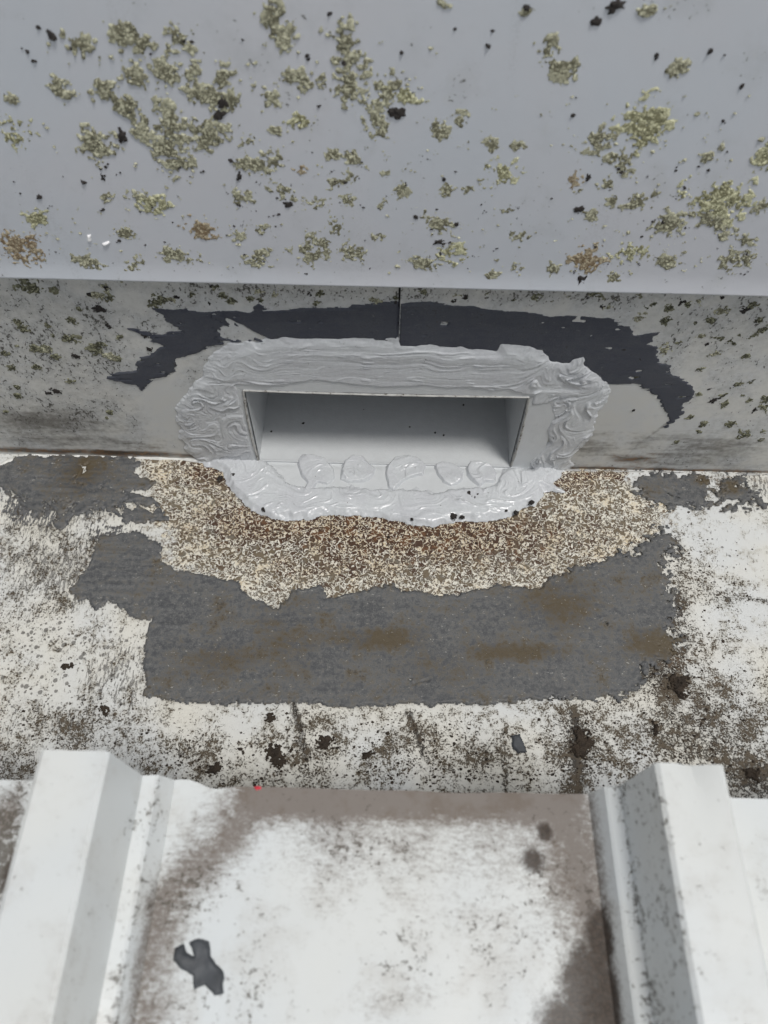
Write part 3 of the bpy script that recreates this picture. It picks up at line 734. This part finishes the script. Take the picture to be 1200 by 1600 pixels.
# the hem rolled under the lower edge, and the capping on top
xsf = axis(-1.3, 1.3, -0.3, 0.3, 0.006, 0.05)
V = []
prof = [(-0.0016, 0.0003), (-0.0018, -0.0004), (-0.0012, -0.0012), (-0.0002, -0.0014), (0.0008, -0.0008), (0.0011, 0.0006), (0.0011, 0.014)]
for x in xsf:
    w = float(fbm(np.array(x), np.array(FL_Z), 5, 3, 2)) * 0.0012
    for dy, dz in prof: V.append((x, FL_Y - w + dy, FL_Z + dz))
mesh_obj('hem', np.array(V), grid_faces(len(xsf), len(prof)), FLASHM, flashing)
yt = FL_Y + FL_LEAN * (0.47 - FL_Z)
box('capping', -1.3, 1.3, yt - 0.001, yt + 0.24, 0.4695, 0.4715, FLASHM, flashing)
box('rear_leg', -1.3, 1.3, yt + 0.2385, yt + 0.24, 0.25, 0.4692, FLASHM, flashing)

L, Pp, T, B = LICH, LICHP, LICHT, BLACK
FLASH_LICHEN = [
 (122,68,24,26,L),(190,52,24,20,L),(222,72,22,18,L),(285,62,30,25,L),(206,116,24,22,L),(256,112,24,24,L),(305,112,18,14,L),(95,142,17,19,L),(165,145,25,20,L),(196,166,20,18,L),
 (155,222,38,28,L),(222,200,22,24,L),(270,195,22,40,L),(265,240,44,30,L),(325,212,40,26,L),(300,145,20,16,L),(325,148,20,20,L),(362,160,22,18,L),(352,120,18,20,L),
 (20,205,32,24,Pp),(425,22,22,28,L),(440,55,26,22,L),(545,75,26,46,L),(550,135,32,30,L),(600,150,28,34,L),(632,148,34,18,Pp),(590,190,28,26,L),(480,125,28,22,L),(455,120,20,12,L),(425,150,18,20,L),
 (472,190,24,14,Pp),(430,202,14,8,L),(525,240,20,12,L),(555,250,22,10,L),(395,258,34,14,L),(430,250,22,18,L),(470,265,16,12,T),(388,222,14,14,L),(448,300,36,14,L),(450,318,14,10,B),
 (530,282,24,20,L),(500,318,26,12,L),(545,312,14,12,L),(215,305,18,12,L),(242,322,30,18,Pp),(375,308,20,14,L),(312,358,28,18,T),(375,366,14,12,L),(405,360,16,10,L),(405,405,24,20,L),
 (490,385,48,26,L),(527,355,18,22,L),(552,395,20,20,L),(55,338,28,14,Pp),(195,362,16,14,L),(34,392,34,32,T),(140,412,30,14,L),(205,420,32,12,L),(280,400,34,14,L),(170,312,10,10,L),
 (688,204,20,20,L),(720,190,14,20,L),(770,224,20,14,L),(812,226,22,9,L),(777,272,36,26,Pp),(702,298,18,12,L),(732,294,10,8,L),(628,300,16,14,L),(595,322,12,12,L),(605,270,18,9,L),
 (683,348,18,22,L),(800,328,20,8,L),(816,368,32,10,L),(705,392,22,18,Pp),(665,410,26,12,L),(768,430,14,13,L),(810,416,11,9,L),(590,368,14,8,L),(860,75,24,20,L),(880,105,30,24,L),
 (1062,102,22,16,L),(1005,198,48,42,Pp),(935,222,28,26,L),(968,250,22,32,L),(895,278,20,14,T),(945,288,16,10,L),(905,298,8,6,L),(957,315,16,11,L),(1000,315,32,13,L),(925,338,18,12,L),
 (985,396,34,20,Pp),(1037,408,30,11,L),(915,408,34,24,T),(960,436,14,14,L),(865,418,14,12,L),(1118,315,58,32,Pp),(1045,350,30,22,L),(1110,345,46,14,L),(1165,375,24,11,L),(1150,405,36,20,L),
 (1190,250,18,32,Pp),(1192,322,14,14,L),(1105,246,10,10,L),(1130,370,10,8,L),(1128,232,7,7,L),(825,20,16,9,L),(1010,18,26,8,L),(690,5,16,8,L),(20,155,12,9,L),
 (348,160,10,16,B),(345,178,12,8,B),(192,215,8,12,B),(620,178,18,13,B),(965,10,18,14,B),(932,34,10,10,B),(80,57,9,9,B),(516,22,6,6,B),(688,378,12,8,B),(905,328,11,7,B),(910,436,12,7,B),
 (918,280,6,8,B),(62,308,6,5,B),(764,72,6,5,B),(822,12,7,6,B),(817,24,5,4,B),(627,82,5,4,B),(1110,80,5,5,B),(1160,136,6,5,B),(650,338,5,4,B),(930,385,6,4,B),(713,350,4,4,B),(130,284,5,5,B),(374,275,6,7,B),
 (498,166,6,5,B),(896,180,4,4,B),(1130,190,4,6,B),(693,280,5,4,B),(160,275,5,7,B)]
for i, (px, py, rx, ry, mt) in enumerate(FLASH_LICHEN):
    dark = mt is BLACK
    rosette('mould_spot' if dark else 'lichen_patch', on_flash, map_flash, px, py, rx * 1.16, ry * 1.16, mt, flashing, 100 + i, tall=0.0010 if dark else 0.00055, ragged=0.6 if dark else 1.05)

def specks(name, at, mp, regions, mat, parent, seed):
    """tiny crusts strewn between the patches, far too small to count"""
    rs = random.Random(seed); V, F = [], []
    for x0, x1, y0, y1, n in regions:
        for _ in range(n):
            u, v = at(rs.uniform(x0, x1), rs.uniform(y0, y1))
            for q in range(rs.choice([1, 1, 2, 3])):
                uu, vv = u + rs.gauss(0, 0.0011) * q, v + rs.gauss(0, 0.0009) * q
                r = 0.00028 + abs(rs.gauss(0, 0.00042)); k = len(V); a0 = rs.uniform(0, 6.28)
                for j in range(6):
                    a = a0 + j * math.pi / 3; t = r * rs.uniform(0.5, 1.3)
                    V.append(mp(np.array(uu + math.cos(a) * t * 1.3), np.array(vv + math.sin(a) * t), np.array(-0.0001)))
                V.append(mp(np.array(uu), np.array(vv), np.array(r * 0.5 + 0.0012 * 0.3)))
                for j in range(6): F.append((k + j, k + (j + 1) % 6, k + 6))
    o = mesh_obj(name, np.array(V), F, mat, parent, False); o['kind'] = 'stuff'
    return o
specks('lichen_specks', on_flash, map_flash, [(60, 700, 60, 420, 150), (600, 1200, 150, 430, 120), (0, 1200, 330, 430, 90)], LICH, flashing, 3)
specks('mould_specks', on_flash, map_flash, [(0, 1200, 20, 430, 60), (0, 1200, 250, 430, 90)], BLACK, flashing, 4)
rw = random.Random(5)
WALL_LICHEN = [(45,448,24,14),(85,455,10,8),(165,452,8,10),(150,462,14,7),(245,470,22,12),(265,468,10,8),(35,512,14,8),(110,530,18,10),(70,545,14,8),(150,545,18,10),(170,555,14,9),(185,560,10,7),
 (110,500,14,6),(125,482,10,5),(55,545,14,7),(155,538,14,6),(85,556,10,6),(348,462,10,8),(365,468,14,8),(405,455,12,8),(430,458,9,7),(500,460,10,6),(585,470,14,7),(340,448,12,6),
 (840,462,14,9),(925,460,26,8),(890,462,10,9),(945,480,14,8),(858,470,8,8),(1045,480,16,10),(1090,470,16,9),(1000,494,12,10),(1040,500,14,9),(1130,485,14,8),(1170,478,12,10),(1075,475,8,7),
 (1110,500,14,8),(1100,525,16,5),(1120,528,12,5),(1040,545,14,14),(1115,552,12,6),(1165,555,10,6),(1185,500,8,6),(1192,515,10,8),(1195,630,14,16),(1140,662,12,6),(1160,680,18,8),(1130,618,10,4),
 (1092,615,8,4),(1175,525,10,5),(1010,480,10,7),(960,470,8,5),(715,462,8,6),(760,458,8,5),(660,455,8,5),(1000,460,12,6)]
wlich = []
for i, (px, py, rx, ry) in enumerate(WALL_LICHEN):
    rosette('lichen_patch', on_wall, map_wall, px, py, rx, ry, LICHW if rw.random() < 0.75 else LICH, gutter, 400 + i, tall=0.0008, ragged=1.1, fr=260)
for i in range(75):
    if i < 28: px, py = rw.uniform(0, 240), rw.uniform(450, 650)
    elif i < 45: px, py = rw.uniform(250, 960), rw.uniform(452, 470)
    else: px, py = rw.uniform(990, 1200), rw.uniform(465, 690)
    r = rw.uniform(3, 8.5)
    rosette('lichen_patch', on_wall, map_wall, px, py + 4, r * 1.3, r * 0.8, rw.choice([LICHW, LICHW, BLACK]), gutter, 800 + i, tall=0.0007, ragged=1.1, fr=280)
for i, (px, py, rx, ry) in enumerate([(165,450,6,7),(330,446,5,4),(940,478,9,6),(1065,472,10,8),(1180,640,5,6),(256,462,8,4),(270,470,6,5),(975,545,8,3),(1000,560,4,3),(395,500,4,2),(990,640,3,3),(1128,464,5,4)]):
    rosette('mould_spot', on_wall, map_wall, px, py, rx, ry, BLACK, gutter, 500 + i, tall=0.001, ragged=0.6)

MOSSES = [(430,1182,20,18,'round brown moss clump near the roof sheet edge, left of the middle'),
 (508,1158,15,14,'brown moss smear beside the long scratch below the grey slab'),
 (575,1178,12,7,'small dark moss lump in the middle of the white strip'),
 (912,1160,20,34,'long black moss streak above the right roof rib'),
 (1062,1070,20,20,'dark brown moss tuft off the lower right corner of the grey slab'),
 (1025,1142,7,16,'narrow dark moss strip just above the right rib end'),
 (335,1200,15,11,'black moss lump behind the left end of the roof pan'),
 (165,1108,11,9,'blackish moss dot on the white sole left of the grey slab'),
 (1178,1212,14,12,'black moss clump at the far right above the roof sheet'),
 (423,1122,8,9,'brown moss spot right under the lower edge of the grey slab'),
 (106,1042,12,7,'rusty brown moss crumb among the pitted dots on the left')]
for i, (px, py, rx, ry, lab) in enumerate(MOSSES):
    o = rosette('moss_clump', on_sole, map_sole, px, py, rx, ry, MOSS, None, 600 + i, tall=0.0014, ragged=1.2, fr=260)
    tag(o, lab, 'moss', 'moss clumps on the gutter sole')

# loose black grit lying on the sole: too many and too small to count
rg = random.Random(11)
V, F = [], []
dirt_spots = [(1100,1150,130,90,420),(1040,1050,60,50,120),(905,1165,60,60,150),(640,1170,120,45,220),(480,1160,90,55,160),(300,1180,100,35,110),(120,1130,110,60,140),(640,835,190,10,60),(600,1215,560,18,260),
              (1100,920,70,90,80),(300,980,300,110,60),(800,1000,250,90,50)]
for px, py, sx, sy, n in dirt_spots:
    for _ in range(n):
        x, y = on_sole(rg.gauss(px, sx * 0.6), rg.gauss(py, sy * 0.6))
        if y > WALL_Y - 0.004: continue
        r = abs(rg.gauss(0.0006, 0.00035)) + 0.00025
        k = len(V); a0 = rg.uniform(0, 6.28); e = rg.uniform(0.5, 1)
        z = float(sole_h(np.array(x), np.array(y))) + (0.0012 if sdf(np.array([x]), np.array([y]), poly(on_sole, DS))[0] > 0 else 0)
        for j in range(5):
            a = a0 + j * 6.283 / 5; q = r * rg.uniform(0.7, 1.2)
            V.append((x + math.cos(a) * q, y + math.sin(a) * q * e, z - 0.0002))
        V.append((x + rg.gauss(0, r * 0.2), y + rg.gauss(0, r * 0.2), z + r * rg.uniform(0.4, 0.8)))
        for j in range(5): F.append((k + j, k + (j + 1) % 5, k + 5))
gr = mesh_obj('grit', V, F, MOSS, None, False)
tag(gr, 'loose black grit sprinkled over the gutter sole', 'grit', kind='stuff')

# ------------------------------------------------------------------ the roof sheet in the foreground
roof = thing('roof_sheet', 'white ribbed steel roof sheet with brown stains ending over the gutter', 'roof sheet', (0, ROOF_Y, ROOF_Z))
RIBH = 0.043
def rib_x(px, py):
    p = hit(px, py, (0, 0, 1), ROOF_Z + RIBH); return p[0]
RL0, RL1 = rib_x(62, 1180), rib_x(166, 1183)
RR0, RR1 = rib_x(1028, 1206), rib_x(1134, 1213)
def roof_fields(U, W):
    a = on_roof
    br = np.maximum(trails(U, W, a, [([(400,1240),(640,1248),(880,1250)], 0.013, 1.25), ([(400,1245),(340,1320),(265,1400),(225,1470),(215,1600),(200,1800)], 0.0135, 0.85),
                                  ([(870,1260),(895,1330),(905,1400)], 0.021, 0.95), ([(860,1290),(700,1300),(500,1300)], 0.020, 0.5), ([(930,1420),(950,1600),(960,1900)], 0.012, 0.8)]),
                    blobs(U, W, a, [(660,1550,40,30,0.35),(580,1570,40,30,0.4),(520,1340,150,50,0.42),(780,1350,110,60,0.45),(270,1380,60,50,0.45),(30,1330,40,90,0.8),(10,1280,40,60,1.0),(110,1450,40,90,0.25),(700,1420,250,60,0.25)]))
    dk = blobs(U, W, a, [(850,1300,15,17,1.1),(832,1345,22,22,1.15),(815,1385,15,16,0.6),(795,1322,16,9,0.5),(925,1560,60,110,1.25),(942,1470,32,70,1.1),(895,1610,70,80,1.1),(350,1285,14,14,0.45),(10,1370,12,60,0.7),
                         (565,1283,10,8,0.35),(1190,1390,20,30,0.5)])
    gm = np.maximum(blobs(U, W, a, [(640,1480,60,60,0.6),(300,1400,90,70,0.7),(560,1330,130,50,0.5),(850,1400,70,90,0.6),(370,1560,120,60,0.5),(0,1350,50,160,1.4),(240,1300,20,60,0.6),(760,1450,90,60,0.4)]),
                    trails(U, W, a, [([(222,1290),(190,1600)], 0.002, 0.7)]))
    on_pan = 1 - 0.8 * np.maximum(sstep(RR0 - 0.0165, RR0 - 0.0125, U) * sstep(RR1 + 0.02, RR1 + 0.016, U), sstep(RL1 + 0.0165, RL1 + 0.0125, U) * sstep(RL0 - 0.02, RL0 - 0.016, U))
    br = br * on_pan; dk = dk * on_pan
    gm = np.maximum(gm, 1.0 * np.exp(-((U - RR0 + 0.0060) / 0.0012) ** 2))
    gm = np.maximum(gm, 0.5 * np.exp(-((U - RR0 + 0.004) / 0.008) ** 2))  # broader grey band over the right rib's left face and ledge
    gm = np.maximum(gm, 0.6 * np.exp(-((U - RL1 - 0.0120) / 0.0015) ** 2))
    dk = np.maximum(dk, 0.34 * np.exp(-((U - RR0 + 0.0062) / 0.0007) ** 2))
    return {'brown': br, 'dark': dk, 'grime_and_fold_tone': gm}
def edge_y(x):
    """the sawn end of the sheet is not quite straight"""
    x = np.asarray(x, float)
    return ROOF_Y + 0.0012 * fbm(x, x * 0 + 0.3, 26, 3, 4) + 0.0022 * np.exp(-((x + 0.083) / 0.009) ** 2) - 0.0015 * np.exp(-((x + 0.07) / 0.006) ** 2)
def strip(name, prof, warp=0.0):
    """a folded strip of the sheet: prof = list of (x, height); runs from the gutter edge back under the camera"""
    pts = []
    for (xa, ha), (xb, hb) in zip(prof[:-1], prof[1:]):
        n = max(1, int(math.hypot(xb - xa, hb - ha) / 0.003))
        if abs(xb - xa) > 0.3: n = 120
        for t in np.linspace(0, 1, n, endpoint=False): pts.append((xa + (xb - xa) * t, ha + (hb - ha) * t))
    pts.append(prof[-1]); pts = np.array(pts)
    ts = np.concatenate([np.arange(0, 0.14, 0.003), np.arange(0.14, 0.4, 0.02), np.arange(0.4, 2.01, 0.2)])
    Xg, Tg = np.meshgrid(pts[:, 0], ts, indexing='ij'); Hg = np.repeat(pts[:, 1][:, None], len(ts), 1)
    e = edge_y(pts[:, 0])[:, None]
    Y = e - Tg + 0.0030 * (Hg / RIBH) * np.exp(-Tg / 0.25)
    dent = fbm(Xg, Y, 14, 3, 6) * 0.0011 + warp * np.exp(-Tg / 0.012)[...] * np.exp(-((Xg - RR1 + 0.011) / 0.006) ** 2)
    V = map_roof(Xg, Y, Hg + dent)
    top = V.reshape(-1, 3); bot = top - np.array([0, 0, 0.0008])
    n = len(top); F1 = grid_faces(len(pts), len(ts)); F2 = F1[:, ::-1] + n
    k = np.arange(len(pts)) * len(ts)
    rim = np.stack([k[:-1], k[1:], k[1:] + n, k[:-1] + n], -1)
    A = roof_fields(Xg, Y)
    A = {q: np.concatenate([a.ravel(), a.ravel()]) for q, a in A.items()}
    o = mesh_obj(name, np.concatenate([top, bot]), np.ascontiguousarray(np.concatenate([F1, F2, rim])), ROOFM, roof, True, A)
    return o
def sharpen(o, deg=18):
    me = o.data; n = len(me.polygons)
    me.set_sharp_from_angle(angle=math.radians(deg))
def rib_prof(a, b):
    """a stepped trapezoid rib between the top corners a and b"""
    s, l, f = 0.0060, 0.0060, 0.0045
    zl = 0.011
    r = 0.0012
    left = [(a - s - l - f, 0.0), (a - s - l, zl - 0.0008), (a - s - l + r, zl), (a - s, zl + 0.0012), (a - r * 0.4, RIBH - r), (a + r, RIBH)]
    right = [(b - r, RIBH), (b + r * 0.4, RIBH - r), (b + s, zl + 0.0012), (b + s + l - r, zl), (b + s + l, zl - 0.0008), (b + s + l + f, 0.0)]
    return left + right
pl, pr = rib_prof(RL0, RL1), rib_prof(RR0, RR1)
pitch = (RR0 + RR1 - RL0 - RL1) / 2
for o in (strip('rib', pl), strip('rib', pr, -0.004),
          strip('pan', [(pl[-1][0], 0), (pr[0][0], 0)]), strip('pan', [(pl[-1][0] - pitch, 0), (pl[0][0], 0)]), strip('pan', [(pr[-1][0], 0), (pr[0][0] + pitch, 0)])):
    sharpen(o)
for s in (-1, 1):
    ref = pl if s < 0 else pr
    q = [(x + s * pitch, h) for x, h in ref]
    sharpen(strip('rib', q))
    e = q[0][0] if s < 0 else q[-1][0]
    sharpen(strip('pan', sorted([(e, 0), (e + s * 0.6, 0)])))

# a torn scrap of old sealant lying on the pan
FL = [(268,1503),(273,1480),(287,1475),(291,1485),(302,1494),(300,1484),(295,1472),(310,1465),(326,1471),(331,1495),(343,1507),(351,1530),(350,1551),(336,1557),(320,1538),(303,1547),(300,1526),(280,1511)]
P_fl = poly(on_roof, FL)
fo = crust('sealant_flake', P_fl[:, 0].min() - 0.003, P_fl[:, 0].max() + 0.003, P_fl[:, 1].min() - 0.003, P_fl[:, 1].max() + 0.003, 0.0005,
     lambda U, W: sdf(U, W, P_fl) + fbm(U, W, 300, 2, 2) * 0.0008, lambda U, W, F: 0.0016 + fbm(U, W, 120, 3, 5) * 0.0012, map_roof, FLAKE, slope=1.6, sink=0.0008)
tag(fo, 'torn slate grey scrap of sealant lying on the white roof pan', 'sealant flake')
P2 = poly(on_sole, [(800,1150),(812,1148),(818,1160),(822,1174),(810,1176),(802,1166)])
fo = crust('sealant_flake', P2[:, 0].min() - 0.003, P2[:, 0].max() + 0.003, P2[:, 1].min() - 0.003, P2[:, 1].max() + 0.003, 0.0005,
     lambda U, W: sdf(U, W, P2) + fbm(U, W, 260, 3, 2) * 0.0008, lambda U, W, F: 0.001 + 0 * U, map_sole, FLAKE, slope=1.2, sink=0.0006)
tag(fo, 'tiny grey scrap of sealant on the stained sole between two black streaks', 'sealant flake')
P3 = poly(on_roof, [(398,1230),(402,1227),(408,1229),(407,1233),(401,1234)])
fo = crust('red_mark', P3[:, 0].min() - 0.002, P3[:, 0].max() + 0.002, P3[:, 1].min() - 0.002, min(P3[:, 1].max() + 0.002, ROOF_Y - 0.0002), 0.0003,
     lambda U, W: sdf(U, W, P3), lambda U, W, F: 0.0014 + 0 * U, map_roof, RED, roof, slope=3, sink=-0.0002)

# two bright flecks stuck on the flashing
for i, (pts, lab) in enumerate((([(136,367),(142,366),(143,376),(137,377)], 'tiny white fleck stuck on the lower left of the flashing, the left of two'),
                                ([(159,380),(170,376),(172,379),(164,384)], 'tiny white fleck stuck on the lower left of the flashing, the right of two'))):
    P4 = poly(on_flash, pts)
    fo = crust('paint_fleck', P4[:, 0].min() - 0.002, P4[:, 0].max() + 0.002, P4[:, 1].min() - 0.002, P4[:, 1].max() + 0.002, 0.0003,
        lambda U, W: sdf(U, W, P4), lambda U, W, F: 0.0012 + 0.0005 * fbm(U, W, 300, 2, 1), map_flash, WHITE, slope=3, sink=0.001)
    tag(fo, lab, 'fleck', 'white flecks on the flashing')
